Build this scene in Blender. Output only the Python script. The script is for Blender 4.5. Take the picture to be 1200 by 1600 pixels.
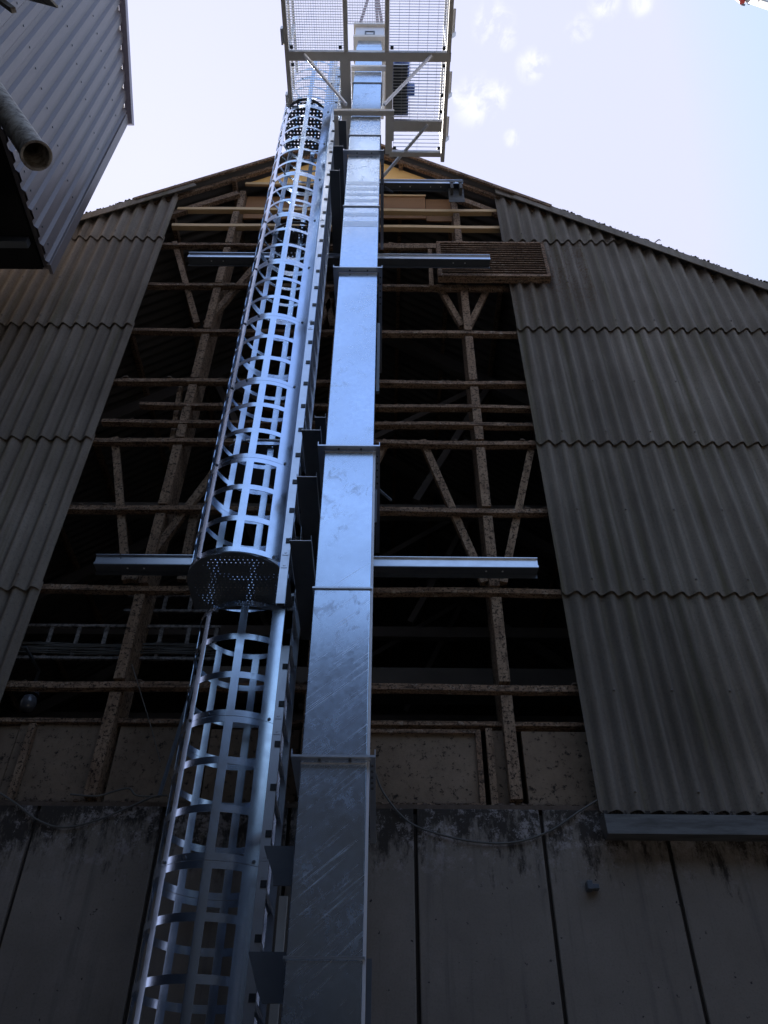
import bpy, math, random
from mathutils import Vector, Matrix
R = math.radians
random.seed(7)
S = bpy.context.scene
for o in list(bpy.data.objects): bpy.data.objects.remove(o)

# ------------------------------------------------------------------ camera
EYE = 1.6
TH, ROLL = R(42.173), R(0.479)
cam = bpy.data.objects.new('camera', bpy.data.cameras.new('camera'))
S.collection.objects.link(cam)
cam.data.sensor_fit = 'VERTICAL'; cam.data.sensor_height = 24; cam.data.lens = 19.5
cam.data.clip_start = 0.05; cam.data.clip_end = 5000
cam.matrix_world = Matrix.Translation((0, 0, EYE)) @ Matrix.Rotation(math.pi/2 + TH, 4, 'X') @ Matrix.Rotation(ROLL, 4, 'Z')
S.camera = cam

# ------------------------------------------------------------------ sky, sun, exposure
SUN_DIR = Vector((-0.66, 1.0, 2.0)).normalized()        # towards the sun: beyond the barn, up to the left
EL = math.asin(SUN_DIR.z); AZ = math.atan2(SUN_DIR.x, SUN_DIR.y)
w = bpy.data.worlds.new("World"); S.world = w; w.use_nodes = True
nt = w.node_tree; N = nt.nodes; L = nt.links
for n in list(N): N.remove(n)
out = N.new('ShaderNodeOutputWorld'); bg = N.new('ShaderNodeBackground'); bg.inputs[1].default_value = 0.15
sky = N.new('ShaderNodeTexSky'); sky.sky_type = 'NISHITA'; sky.sun_disc = False
sky.sun_elevation = EL; sky.sun_rotation = AZ; sky.air_density = 1.0; sky.dust_density = 0.9; sky.ozone_density = 1.6
tc = N.new('ShaderNodeTexCoord')
mapn = N.new('ShaderNodeMapping'); mapn.inputs['Scale'].default_value = (26, 20, 34)
noi = N.new('ShaderNodeTexNoise'); noi.inputs['Scale'].default_value = 1.6; noi.inputs['Detail'].default_value = 7; noi.inputs['Roughness'].default_value = .62; noi.inputs['Distortion'].default_value = .5
L.new(tc.outputs['Generated'], mapn.inputs[0]); L.new(mapn.outputs[0], noi.inputs['Vector'])
rampn = N.new('ShaderNodeMapRange'); rampn.inputs[1].default_value = .43; rampn.inputs[2].default_value = .62
L.new(noi.outputs[0], rampn.inputs[0])
prev = None
for (cu, cv, rad) in ((770,38,.028),(790,60,.015),(745,158,.034),(775,150,.02),(832,102,.022),(800,216,.012),(905,46,.018),(945,5,.02),(1003,2,.018),(715,150,.015)):
    cx_, cy_ = cu-600, 800-cv; cr_, sr_ = math.cos(ROLL), math.sin(ROLL); ca_, cb_ = (cx_*cr_-cy_*sr_)/1300, (cx_*sr_+cy_*cr_)/1300
    dx, dy, dz = ca_, math.cos(TH)-cb_*math.sin(TH), math.sin(TH)+cb_*math.cos(TH)
    d = Vector((dx, dy, dz)).normalized()
    vd = N.new('ShaderNodeVectorMath'); vd.operation = 'DISTANCE'; vd.inputs[1].default_value = d
    L.new(tc.outputs['Generated'], vd.inputs[0])
    mr = N.new('ShaderNodeMapRange'); mr.inputs[1].default_value = rad; mr.inputs[2].default_value = rad*.25; mr.interpolation_type = 'SMOOTHSTEP'
    L.new(vd.outputs['Value'], mr.inputs[0])
    if prev is None: prev = mr.outputs[0]
    else:
        mx = N.new('ShaderNodeMath'); mx.operation = 'MAXIMUM'; L.new(prev, mx.inputs[0]); L.new(mr.outputs[0], mx.inputs[1]); prev = mx.outputs[0]
ml = N.new('ShaderNodeMath'); ml.operation = 'MULTIPLY'; L.new(prev, ml.inputs[0]); L.new(rampn.outputs[0], ml.inputs[1])
ml2 = N.new('ShaderNodeMath'); ml2.operation = 'MULTIPLY'; L.new(ml.outputs[0], ml2.inputs[0]); ml2.inputs[1].default_value = .38
mixc = N.new('ShaderNodeMix'); mixc.data_type = 'RGBA'; mixc.inputs[7].default_value = (3.0, 3.0, 3.1, 1)
L.new(ml2.outputs[0], mixc.inputs[0]); cap = N.new('ShaderNodeMix'); cap.data_type = 'RGBA'; cap.blend_type = 'DARKEN'; cap.inputs[0].default_value = 1; cap.inputs[7].default_value = (1.70, 1.76, 2.38, 1)
tint = N.new('ShaderNodeMix'); tint.data_type = 'RGBA'; tint.blend_type = 'MULTIPLY'; tint.inputs[0].default_value = 1; tint.inputs[7].default_value = (1.02, .93, 1.06, 1)
L.new(sky.outputs[0], tint.inputs[6]); L.new(tint.outputs[2], cap.inputs[6])
glow = N.new('ShaderNodeMix'); glow.data_type = 'RGBA'; glow.inputs[0].default_value = .02; L.new(cap.outputs[2], glow.inputs[6]); L.new(sky.outputs[0], glow.inputs[7])
L.new(glow.outputs[2], mixc.inputs[6]); L.new(mixc.outputs[2], bg.inputs[0]); L.new(bg.outputs[0], out.inputs[0])

sl = bpy.data.lights.new('sun', 'SUN'); sl.energy = 3.0; sl.angle = R(.5); sl.color = (1, .95, .87)
so = bpy.data.objects.new('sun', sl); S.collection.objects.link(so)
so.rotation_euler = (-SUN_DIR).to_track_quat('-Z', 'Y').to_euler()
vs = S.view_settings; vs.view_transform = 'Standard'; vs.look = 'None'; vs.gamma = 1; vs.exposure = 1.65; vs.use_curve_mapping = False
S.render.resolution_x = 768; S.render.resolution_y = 1024
S.render.engine = 'CYCLES'
S.cycles.max_bounces = 8

# ------------------------------------------------------------------ helpers
COL = S.collection
VX, VY, FPX = 612.0, -635.0, 1300.0
CT, ST = math.cos(TH), math.sin(TH)
def at(u, v, Y):
    """point at distance Y in front of the eye seen at photo position (u, v): used only to survey sizes off the photo"""
    x = u-600; y = 800-v; c, s = math.cos(ROLL), math.sin(ROLL)
    a = (x*c-y*s)/FPX; b = (x*s+y*c)/FPX
    k = Y/(CT-b*ST)
    return Vector((a*k, Y, EYE+(ST+b*CT)*k))

class MB:
    def __init__(s): s.v = []; s.f = []
    def add(s, vs_, fs):
        n = len(s.v); s.v += [Vector(p) for p in vs_]; s.f += [tuple(i+n for i in f) for f in fs]; return s
    def box(s, x0, x1, y0, y1, z0, z1):
        return s.add([(x0,y0,z0),(x1,y0,z0),(x1,y1,z0),(x0,y1,z0),(x0,y0,z1),(x1,y0,z1),(x1,y1,z1),(x0,y1,z1)],
              [(0,3,2,1),(4,5,6,7),(0,1,5,4),(1,2,6,5),(2,3,7,6),(3,0,4,7)])
    def bar(s, a, b, wd, ht, up=(0,0,1)):
        a = Vector(a); b = Vector(b); d = (b-a).normalized(); up = Vector(up)
        sd = d.cross(up)
        if sd.length < 1e-4: sd = d.cross(Vector((0,1,0)))
        sd.normalize(); uu = sd.cross(d).normalized(); sd *= wd/2; uu *= ht/2
        return s.add([a-sd-uu,a+sd-uu,a+sd+uu,a-sd+uu,b-sd-uu,b+sd-uu,b+sd+uu,b-sd+uu],
              [(0,3,2,1),(4,5,6,7),(0,1,5,4),(1,2,6,5),(2,3,7,6),(3,0,4,7)])
    def tube(s, pts, r, n=8, cap=True):
        pts = [Vector(p) for p in pts]; rings = []
        for i, p in enumerate(pts):
            d = (pts[min(i+1,len(pts)-1)]-pts[max(i-1,0)]).normalized()
            a = d.cross(Vector((0,0,1)));
            if a.length < 1e-3: a = d.cross(Vector((0,1,0)))
            a.normalize(); b = d.cross(a)
            rr = r[i] if isinstance(r, (list,tuple)) else r
            rings.append([p+(a*math.cos(2*math.pi*k/n)+b*math.sin(2*math.pi*k/n))*rr for k in range(n)])
        base = len(s.v)
        for rg in rings: s.v += rg
        for i in range(len(pts)-1):
            for k in range(n):
                s.f.append((base+i*n+k, base+i*n+(k+1)%n, base+(i+1)*n+(k+1)%n, base+(i+1)*n+k))
        if cap:
            s.f.append(tuple(base+k for k in reversed(range(n)))); s.f.append(tuple(base+(len(pts)-1)*n+k for k in range(n)))
        return s
    def prism(s, poly, axis, a, b):
        """poly: 2D points in the plane normal to axis"""
        def mk(p, t):
            return {'x':(t,p[0],p[1]),'y':(p[0],t,p[1]),'z':(p[0],p[1],t)}[axis]
        n = len(poly); vs_ = [mk(p,a) for p in poly]+[mk(p,b) for p in poly]
        fs = [tuple(range(n))[::-1], tuple(range(n,2*n))]+[(i,(i+1)%n,n+(i+1)%n,n+i) for i in range(n)]
        return s.add(vs_, fs)
    def lump(s, c, r, sq=.6):
        """small irregular clod"""
        c = Vector(c); n = 6; vs_ = [c+Vector((0,0,r*sq*random.uniform(.7,1.1)))]
        for ph, k in ((.5,1.0),(-.3,1.0)):
            for i in range(n):
                t = 2*math.pi*(i+random.uniform(-.2,.2))/n; q = r*random.uniform(.75,1.15)
                vs_.append(c+Vector((math.cos(t)*q*.95*k, math.sin(t)*q*.8*k, ph*r*sq)))
        fs = [(0,1+i,1+(i+1)%n) for i in range(n)]+[(1+i,1+n+i,1+n+(i+1)%n,1+(i+1)%n) for i in range(n)]
        fs.append(tuple(1+n+i for i in range(n))[::-1])
        return s.add(vs_, fs)
    def build(s, name, m, parent=None, smooth=None, bevel=0, solid=0):
        me = bpy.data.meshes.new(name)
        off = Vector((0,0,0))
        if parent is not None:
            off = Vector(parent.get('_org', (0,0,0)))
        else:
            xs = [p.x for p in s.v]; ys = [p.y for p in s.v]; zs = [p.z for p in s.v]
            off = Vector(((min(xs)+max(xs))/2, (min(ys)+max(ys))/2, min(zs)))
        me.from_pydata([p-off for p in s.v], [], s.f); me.update()
        import bmesh
        bm = bmesh.new(); bm.from_mesh(me); bmesh.ops.recalc_face_normals(bm, faces=bm.faces); bm.to_mesh(me); bm.free()
        o = bpy.data.objects.new(name, me); COL.objects.link(o); me.materials.append(m)
        o['_org'] = tuple(off)
        if parent is not None: o.parent = parent
        else: o.location = off
        if smooth is not None:
            me.polygons.foreach_set('use_smooth', [True]*len(me.polygons)); me.set_sharp_from_angle(angle=R(smooth))
        if solid:
            md = o.modifiers.new('thickness','SOLIDIFY'); md.thickness = solid; md.offset = 0
            if smooth is not None: me2 = o.modifiers.new('crisp rim','EDGE_SPLIT'); me2.split_angle = R(40)
        if bevel:
            md = o.modifiers.new('bevel','BEVEL'); md.width = bevel; md.segments = 2; md.limit_method = 'ANGLE'
        return o

def tag(o, label, cat, group=None, kind=None):
    o['label'] = label
    if cat: o['category'] = cat
    if group: o['group'] = group
    if kind: o['kind'] = kind
    return o
def thing(name, loc, label, cat, group=None):
    o = bpy.data.objects.new(name, None); COL.objects.link(o); o.location = loc; o['_org'] = tuple(loc); o.empty_display_size = .2
    return tag(o, label, cat, group)
def struct(o, label=None, cat=None):
    o['kind'] = 'structure'
    if label: o['label'] = label
    if cat: o['category'] = cat
    return o
def copy_part(o, parent, dz=0, dx=0, dy=0):
    c = o.copy(); COL.objects.link(c); c.parent = parent
    a = Vector(o.parent['_org']) if o.parent else Vector((0,0,0)); b = Vector(parent['_org'])
    c.location = Vector(o.location)+a-b+Vector((dx,dy,dz))
    return c

# ------------------------------------------------------------------ materials
def mat(name, build):
    m = bpy.data.materials.new(name); m.use_nodes = True
    t = m.node_tree
    for n in list(t.nodes): t.nodes.remove(n)
    o = t.nodes.new('ShaderNodeOutputMaterial'); p = t.nodes.new('ShaderNodeBsdfPrincipled'); t.links.new(p.outputs[0], o.inputs[0])
    g = G(t, p, o); build(g); return m
class G:
    def __init__(s, t, p, o):
        s.t = t; s.p = p; s.o = o; s.geo = None
    def n(s, k): return s.t.nodes.new(k)
    def l(s, a, b): s.t.links.new(a, b)
    def pos(s, scale=(1,1,1), rot=(0,0,0)):
        if s.geo is None: s.geo = s.n('ShaderNodeNewGeometry')
        src = s.geo.outputs['Position']
        if any(rot):
            m0 = s.n('ShaderNodeMapping'); m0.inputs['Rotation'].default_value = rot; s.l(src, m0.inputs[0]); src = m0.outputs[0]
        m = s.n('ShaderNodeMapping'); m.inputs['Scale'].default_value = scale
        s.l(src, m.inputs[0]); return m.outputs[0]
    def noise(s, sc, det=4, ro=.6, scale=(1,1,1), rot=(0,0,0), dist=0):
        x = s.n('ShaderNodeTexNoise'); x.inputs['Scale'].default_value = sc; x.inputs['Detail'].default_value = det
        x.inputs['Roughness'].default_value = ro; x.inputs['Distortion'].default_value = dist; s.l(s.pos(scale, rot), x.inputs['Vector']); return x.outputs[0]
    def voro(s, sc, scale=(1,1,1), feat='F1', out='Distance'):
        x = s.n('ShaderNodeTexVoronoi'); x.feature = feat; x.inputs['Scale'].default_value = sc; s.l(s.pos(scale), x.inputs['Vector']); return x.outputs[out]
    def ramp(s, x, *stops):
        r = s.n('ShaderNodeValToRGB'); e = r.color_ramp.elements
        while len(e) < len(stops): e.new(.5)
        for i, (p, c) in enumerate(stops):
            e[i].position = p; e[i].color = (c if isinstance(c, tuple) else (c,c,c))+(1,)
        s.l(x, r.inputs[0]); return r.outputs[0]
    def rng(s, x, a, b, c=0, d=1):
        m = s.n('ShaderNodeMapRange'); 
        for i, q in enumerate((a,b,c,d)): m.inputs[i+1].default_value = q
        s.l(x, m.inputs[0]); return m.outputs[0]
    def mix(s, f, a, b, mode='MIX'):
        m = s.n('ShaderNodeMix'); m.data_type = 'RGBA'; m.blend_type = mode
        for i, q in ((0,f),(6,a),(7,b)):
            if isinstance(q, (int,float)): m.inputs[i].default_value = q if i == 0 else (q,q,q,1)
            elif isinstance(q, tuple): m.inputs[i].default_value = q+(1,)
            else: s.l(q, m.inputs[i])
        return m.outputs[2]
    def math(s, op, a, b=0):
        m = s.n('ShaderNodeMath'); m.operation = op
        for i, q in ((0,a),(1,b)):
            if isinstance(q, (int,float)): m.inputs[i].default_value = q
            else: s.l(q, m.inputs[i])
        return m.outputs[0]
    def z(s):
        x = s.n('ShaderNodeSeparateXYZ'); s.l(s.pos(), x.inputs[0]); return x.outputs[2]
    def set(s, col=None, rough=None, metal=None, spec=None, bump=None, bs=.3, bd=.01):
        p = s.p
        for k, q in (('Base Color',col),('Roughness',rough),('Metallic',metal),('Specular IOR Level',spec)):
            if q is None: continue
            if isinstance(q, (int,float)): p.inputs[k].default_value = q
            elif isinstance(q, tuple): p.inputs[k].default_value = q+(1,)
            else: s.l(q, p.inputs[k])
        if bump is not None:
            b = s.n('ShaderNodeBump'); b.inputs['Strength'].default_value = bs; b.inputs['Distance'].default_value = bd
            s.l(bump, b.inputs['Height']); s.l(b.outputs[0], p.inputs['Normal'])

def m_duct(g):
    sp = g.voro(38, out='Color'); bw = g.n('ShaderNodeRGBToBW'); g.l(sp, bw.inputs[0])
    cl = g.noise(1.3, 6, .65, dist=.4)
    scr = g.noise(1.0, 3, .55, scale=(120, 2, 2.2), rot=(0, R(-50), 0))
    scrm = g.rng(scr, .60, .70)
    patch = g.rng(g.noise(1.1, 2), .5, .68)
    scrm = g.math('MULTIPLY', scrm, patch)
    smudge = g.rng(g.noise(8, 7, .75, scale=(1.3,1,1), dist=.6), .52, .64)
    smudge = g.math('MULTIPLY', smudge, g.rng(g.noise(1.7, 2), .45, .6))
    c = g.mix(bw.outputs[0], (.60,.71,.88), (.69,.82,.99))
    c = g.mix(g.rng(cl, .35, .7), c, (.56,.66,.80))
    c = g.mix(g.math('MULTIPLY', smudge, .55), c, (.42,.45,.50))
    c = g.mix(g.math('MULTIPLY', scrm, .6), c, (.9,.93,.97))
    r = g.math('ADD', g.rng(cl, .3, .7, .13, .27), g.math('MULTIPLY', bw.outputs[0], .05)); r = g.math('ADD', r, g.math('MULTIPLY', scrm, .2)); r = g.math('ADD', r, g.math('MULTIPLY', smudge, .15))
    g.set(c, r, 1.0, bump=g.noise(1.6, 1), bs=.05, bd=.01)
DUCT = mat('galvanised duct sheet', m_duct)
def m_galv(g, base=(.64,.68,.75), rough=.30):
    n = g.noise(9, 5, .7); n2 = g.noise(60, 3)
    c = g.mix(g.rng(n, .3, .75), base, tuple(q*.88 for q in base)); c = g.mix(g.rng(n2, .45, .7, 0, .15), c, tuple(q*.8 for q in base))
    g.set(c, g.rng(n, .3, .7, rough-.03, rough+.05), 1.0)
GALV = mat('galvanised steel', m_galv)
CAGE = mat('cage sheet metal', lambda g: m_galv(g, (.66,.78,.95), .22))
DULL = mat('weathered galvanised steel', lambda g: g.set(g.mix(g.noise(9,5,.7), (.80,.75,.68), (.64,.60,.54)), .5, .1, .5))
BRIGHT = mat('bright aluminium', lambda g: (m_galv(g, (.8,.8,.82), .45), g.set(metal=.35)))
BAND = mat('rubbed zinc band', lambda g: g.set(g.mix(g.noise(30), (.44,.50,.58), (.54,.61,.70)), .38, 1.0))
BLACKP = mat('black plastic', lambda g: g.set((.012,.012,.014), .45, 0))
DARKST = mat('dark primed steel and flange shade', lambda g: g.set(g.mix(g.noise(12,5), (.075,.085,.098), (.12,.132,.148)), .45, .4))
NAVY = mat('navy motor paint', lambda g: g.set(g.mix(g.noise(12), (.07,.12,.34), (.10,.16,.42)), .4, 0))
RED = mat('red paint', lambda g: g.set(g.mix(g.noise(5), (.45,.03,.03), (.3,.02,.02)), .45, 0))
BOOM = mat('grey boom paint', lambda g: g.set(g.mix(g.noise(3), (.32,.32,.30), (.22,.22,.2)), .5, .1))
def m_strap(g):
    wv = g.n('ShaderNodeTexWave'); wv.bands_direction = 'Z'; wv.inputs['Scale'].default_value = 5; g.l(g.pos(), wv.inputs[0])
    g.set(g.mix(g.rng(wv.outputs[1], .4, .6), (.16,.07,.09), (.6,.5,.5)), .8, 0)
STRAP = mat('webbing sling', m_strap)

def m_cement(g):
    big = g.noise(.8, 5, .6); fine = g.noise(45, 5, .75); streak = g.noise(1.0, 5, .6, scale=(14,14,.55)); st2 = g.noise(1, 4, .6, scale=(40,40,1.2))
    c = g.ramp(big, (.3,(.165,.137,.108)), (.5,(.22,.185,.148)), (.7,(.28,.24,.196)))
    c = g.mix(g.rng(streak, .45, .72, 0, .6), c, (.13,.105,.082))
    c = g.mix(g.rng(st2, .55, .75, 0, .3), c, (.28,.24,.20))
    c = g.mix(g.rng(g.noise(1.0, 4, scale=(9,9,.35)), .54, .67, 0, .5), c, (.125,.108,.050))
    oi = g.n('ShaderNodeObjectInfo'); tone = g.rng(oi.outputs['Random'], 0, 1, .80, 1.12); tc_ = g.n('ShaderNodeCombineColor')
    for i_ in range(3): g.l(tone, tc_.inputs[i_])
    c = g.mix(1.0, c, tc_.outputs[0], 'MULTIPLY')
    c = g.mix(g.rng(fine, .5, .75, 0, .5), c, (.04,.038,.033))
    c = g.mix(g.rng(g.noise(26, 4, .8), .66, .72, 0, .8), c, (.22,.21,.18))
    g.set(c, .92, 0, .25, bump=fine, bs=.5, bd=.006)
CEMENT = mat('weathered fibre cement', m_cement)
def m_cement_rust(g):
    m_cement(g)
    base = g.p.inputs['Base Color'].links[0].from_socket
    mot = g.rng(g.noise(38, 5, .8), .5, .6)
    c = g.mix(g.math('MULTIPLY', mot, g.math('MULTIPLY', g.rng(g.noise(1, 3, scale=(9,9,1.0)), .36, .5), g.rng(g.z(), 9.4, 10.5))), base, (.10,.050,.022))
    g.l(c, g.p.inputs['Base Color'])
CEMENT_R = mat('fibre cement with brown run off', m_cement_rust)
def m_moss(g):
    g.set(g.mix(g.rng(g.noise(22,4), .4, .6), (.045,.04,.02), (.10,.095,.05)), .97, 0, .1, bump=g.noise(60,4), bs=.8, bd=.01)
MOSS = mat('moss and lichen', m_moss)
def m_oldwood(g):
    fine = g.noise(55, 5, .8); sp = g.voro(24); n = g.noise(3, 4)
    c = g.ramp(n, (.3,(.24,.145,.09)), (.7,(.38,.25,.16)))
    c = g.mix(g.rng(g.noise(1,5,.7,scale=(5,45,45)), .50, .62, 0, .85), c, (.05,.034,.024)); c = g.mix(g.rng(fine, .51, .58), c, (.035,.024,.017))
    c = g.mix(g.rng(g.noise(17, 5, .8), .58, .64, 0, .8), c, (.46,.37,.28))
    g.set(c, .9, 0, .2, bump=fine, bs=.8, bd=.012)
OLDW = mat('droppings crusted old framing', m_oldwood)
def m_oldface(g):
    fine = g.noise(40, 5, .8); n = g.noise(5, 4)
    c = g.ramp(n, (.3,(.25,.16,.10)), (.7,(.39,.27,.175)))
    c = g.mix(g.rng(g.noise(1,5,.7,scale=(45,45,4)), .50, .64, 0, .7), c, (.11,.075,.05)); c = g.mix(g.rng(fine, .52, .57), c, (.04,.026,.018))
    g.set(c, .9, 0, .2, bump=fine, bs=.9, bd=.012)
OLDF = mat('mottled old post face', m_oldface)
def m_dirt(g): g.set(g.mix(g.noise(30), (.07,.052,.04), (.17,.125,.095)), .98, 0, .1)
DIRT = mat('dry droppings', m_dirt)
def m_neww(g):
    wv = g.noise(1, 4, scale=(1.5,30,30)); g.set(g.mix(wv, (.80,.56,.30), (.66,.42,.20)), .6, 0, .3)
NEWW = mat('new sawn timber', m_neww)
def m_ply(g):
    wv = g.noise(1, 5, .6, scale=(3,3,12)); g.set(g.mix(wv, (.95,.58,.21), (.90,.48,.13)), .6, 0, .3)
PLY = mat('plywood sheet', m_ply)
BOARD = mat('brown boarding', lambda g: g.set(g.mix(g.noise(1,4,scale=(2,2,14)), (.34,.165,.06), (.24,.11,.04)), .8, 0))
def m_conc(g):
    z = g.z(); n = g.noise(1.1, 6, .65); fine = g.noise(70, 4, .7); pit = g.noise(24, 3, .6)
    c = g.ramp(n, (.3,(.175,.146,.118)), (.55,(.22,.186,.152)), (.75,(.28,.238,.198)))
    c = g.mix(g.rng(fine, .5, .8, 0, .35), c, (.05,.05,.05))
    c = g.mix(g.rng(pit, .70, .74), c, (.035,.03,.03))
    top = g.rng(z, 3.05, 3.95)                      # grime run down from the ledge
    ed = g.math('ADD', top, g.math('MULTIPLY', g.math('SUBTRACT', g.noise(1, 6, .75, scale=(9,9,3)), .5), 1.9))
    c = g.mix(g.rng(ed, .60, .85, 0, .92), c, (.030,.024,.019))
    lich = g.math('MULTIPLY', g.rng(g.noise(9, 7, .85), .52, .60), g.rng(z, 3.35, 3.75)); c = g.mix(g.math('MULTIPLY', lich, .85), c, (.34,.30,.28))
    st = g.noise(1, 4, .6, scale=(16,16,.8)); c = g.mix(g.rng(st, .56, .75, 0, .4), c, (.055,.053,.055))
    g.set(c, .9, 0, .25, bump=fine, bs=.25, bd=.004)
CONC = mat('stained concrete', m_conc)
def m_dirtypanel(g):
    n = g.noise(2.2, 6, .7); f = g.noise(18, 6, .8)
    c = g.ramp(n, (.3,(.17,.122,.083)), (.7,(.29,.212,.146)))
    c = g.mix(g.rng(f, .55, .62), c, (.035,.028,.022))
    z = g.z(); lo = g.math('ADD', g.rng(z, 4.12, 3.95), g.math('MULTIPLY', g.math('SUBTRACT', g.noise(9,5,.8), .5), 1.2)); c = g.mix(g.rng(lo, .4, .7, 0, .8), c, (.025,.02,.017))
    g.set(c, .95, 0, .15, bump=f, bs=.5, bd=.01)
PANEL = mat('dusty wall lining', m_dirtypanel)
def m_clad(g):
    n = g.noise(.7, 4); st = g.noise(1, 4, scale=(10,10,.5)); c = g.mix(g.rng(n, .3, .7), (.165,.145,.147), (.195,.173,.176))
    c = g.mix(g.rng(st, .5, .75, 0, .25), c, (.11,.10,.11)); g.set(c, .45, 0, .5, bump=g.noise(2,2), bs=.1)
CLAD = mat('grey coated steel cladding', m_clad)
FIXG = mat('weathered fixing caps', lambda g: g.set((.20,.18,.16), .8, 0, .2))
FLASH = mat('dull zinc flashing', lambda g: g.set(g.mix(g.rng(g.noise(1,5,.7,scale=(3,9,20)), .4, .65), (.135,.13,.122), (.075,.070,.062)), .65, .2, .3))
TRIM = mat('lilac grey flashing', lambda g: g.set(g.mix(g.noise(2), (.25,.225,.27), (.2,.185,.23)), .4, 0))
SOFF = mat('black soffit', lambda g: g.set((.012,.012,.013), .9, 0, .1))
def m_pipe(g):
    n = g.noise(14, 6, .75); c = g.mix(g.rng(n, .42, .62), (.40,.35,.285), (.12,.09,.065)); g.set(c, .6, .0, bump=n, bs=.4, bd=.004)
PIPE = mat('worn spout pipe', m_pipe)
CABLE = mat('dusty cable', lambda g: g.set((.10,.095,.085), .8, 0))
def m_asph(g): g.set(g.mix(g.noise(1.5,6), (.22,.20,.175), (.30,.275,.24)), .9, 0, bump=g.noise(60,4), bs=.3)
ASPH = mat('pale yard concrete', m_asph)
OPPM = mat('dark brown cladding', lambda g: g.set(g.mix(g.noise(1), (.010,.0115,.015), (.015,.017,.021)), .85, 0, .1))
INNER = mat('inside of old sheets', lambda g: g.set(g.mix(g.noise(2,4), (.11,.10,.09), (.18,.165,.15)), .95, 0, .1))
def m_glass(g):
    g.set((.10,.10,.11), .12, 0)
GLASS = mat('dusty lamp glass', m_glass)

# ------------------------------------------------------------------ ground
g_ = MB(); n = 24; ext = 1500
g_.add([(-ext,-ext,0),(ext,-ext,0),(ext,ext,0),(-ext,ext,0)], [(0,1,2,3)])
struct(g_.build('ground', ASPH), 'pale concrete yard at the foot of the buildings', 'ground')

# ------------------------------------------------------------------ the barn
FY = 5.6                                  # plane of the gable sheets
AX, AZ_ = -.55, 14.3                      # ridge
def roofz(x): return AZ_ - (.78*(x-AX) if x > AX else .72*(AX-x))
XL, XR, YB = -8.0, 6.5, 20.0
barn = thing('gabled_barn', (AX, FY, 0), 'old gabled barn, its grey corrugated sheets stripped mid-gable to show brown framing over concrete', 'barn')
PITCH, AMP = .146, .031

JOINT = mat('packed joint filler', lambda g: g.set(g.mix(g.noise(20,5), (.06,.048,.04), (.03,.025,.02)), .95, 0, .1))
# concrete base in precast panels with open joints
joints = [-7.9,-6.6,-5.75,-4.9,-4.05,-3.2, -2.35, -1.49,-.63,.23,1.09,1.92,2.77,3.62,4.47,5.32,6.4]
for a, b in zip(joints, joints[1:]):
    q = MB(); q.box(a+.012, b-.012, FY+.0, FY+.16, -.2, 3.93)
    q.build('concrete_panel', CONC, barn, bevel=.008)
q = MB(); q.box(XL, XR, FY+.165, FY+.20, -.2, 3.90)
for j in joints[1:-1]: q.box(j-.0118, j+.0118, FY+.03, FY+.164, -.2, 3.9)
q.build('base_wall', JOINT, barn)
q = MB(); q.box(XL, XR, FY+.02, FY+.24, 3.934, 3.965)
for i in range(420):
    x = random.uniform(-4.5, 1.8); q.lump((x, FY+random.uniform(.03,.12), 3.972), random.uniform(.01,.03))
q.build('ledge', DIRT, barn)
# dusty lining boards just above the ledge
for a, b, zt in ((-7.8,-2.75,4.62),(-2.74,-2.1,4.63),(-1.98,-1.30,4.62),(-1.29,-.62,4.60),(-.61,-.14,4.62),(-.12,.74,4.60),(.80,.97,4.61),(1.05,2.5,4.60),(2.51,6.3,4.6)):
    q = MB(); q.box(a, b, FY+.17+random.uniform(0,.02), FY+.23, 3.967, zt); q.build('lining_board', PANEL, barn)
q = MB()
for (a, b, c, d) in ((-.12,.74,3.985,4.03),(-.12,.74,4.57,4.60),(-.12,-.08,4.03,4.57),(.70,.74,4.03,4.57)):
    q.box(a, b, FY+.145, FY+.169, c, d)
q.build('lining_frame', OLDW, barn)
q = MB(); q.box(XL, XR, FY+.15, FY+.25, 4.637, 4.67)
for i in range(160): q.lump((random.uniform(-3.4,1.7), FY+.18, 4.675), random.uniform(.008,.02))
q.build('sill_rail', OLDW, barn)

# framing: girts, posts, braces
def girt(x0, x1, zc, m=OLDW, h=.052, y=FY+.06, dep=.068, junk=1.0):
    q = MB(); nseg = max(2, int((x1-x0)/.25)); 
    ph = random.uniform(0,6)
    pts = [(x0+(x1-x0)*i/nseg, zc+.006*math.sin(ph+i*.9)) for i in range(nseg+1)]
    for (xa,za),(xb,zb) in zip(pts, pts[1:]):
        q.add([(xa,y,za-h/2),(xb,y,zb-h/2),(xb,y+dep,zb-h/2),(xa,y+dep,za-h/2),(xa,y,za+h/2),(xb,y,zb+h/2),(xb,y+dep,zb+h/2),(xa,y+dep,za+h/2)],
              [(0,3,2,1),(4,5,6,7),(0,1,5,4),(2,3,7,6)]+([(3,0,4,7)] if xa == x0 else [])+([(1,2,6,5)] if xb == pts[-1][0] else []))
    o = q.build('girt', m, barn)
    if junk:
        d = MB(); nj = int((x1-x0)*26*junk)
        for i in range(nj):
            r = random.uniform(.008,.021)*(1.9 if random.random() < .14 else 1)
            d.lump((random.uniform(x0,x1), y+random.uniform(.008,dep-.01), zc+h/2+r*.25), r)
        if nj: d.build('droppings', DIRT, o)['kind'] = 'stuff'
    return o
for z_, jk in ((4.91,.8),(5.84,.4),(6.76,1.6),(7.67,.7),(8.61,1.2),(9.51,.3),(10.45,.6),(11.38,.3)):
    girt(-2.95 if z_ > 7 else -3.3, 1.62, z_, junk=jk)
girt(-2.55, 1.62, 8.22, h=.045, junk=.7); girt(-2.88, 1.62, 7.95, h=.045, junk=.9)
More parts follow.
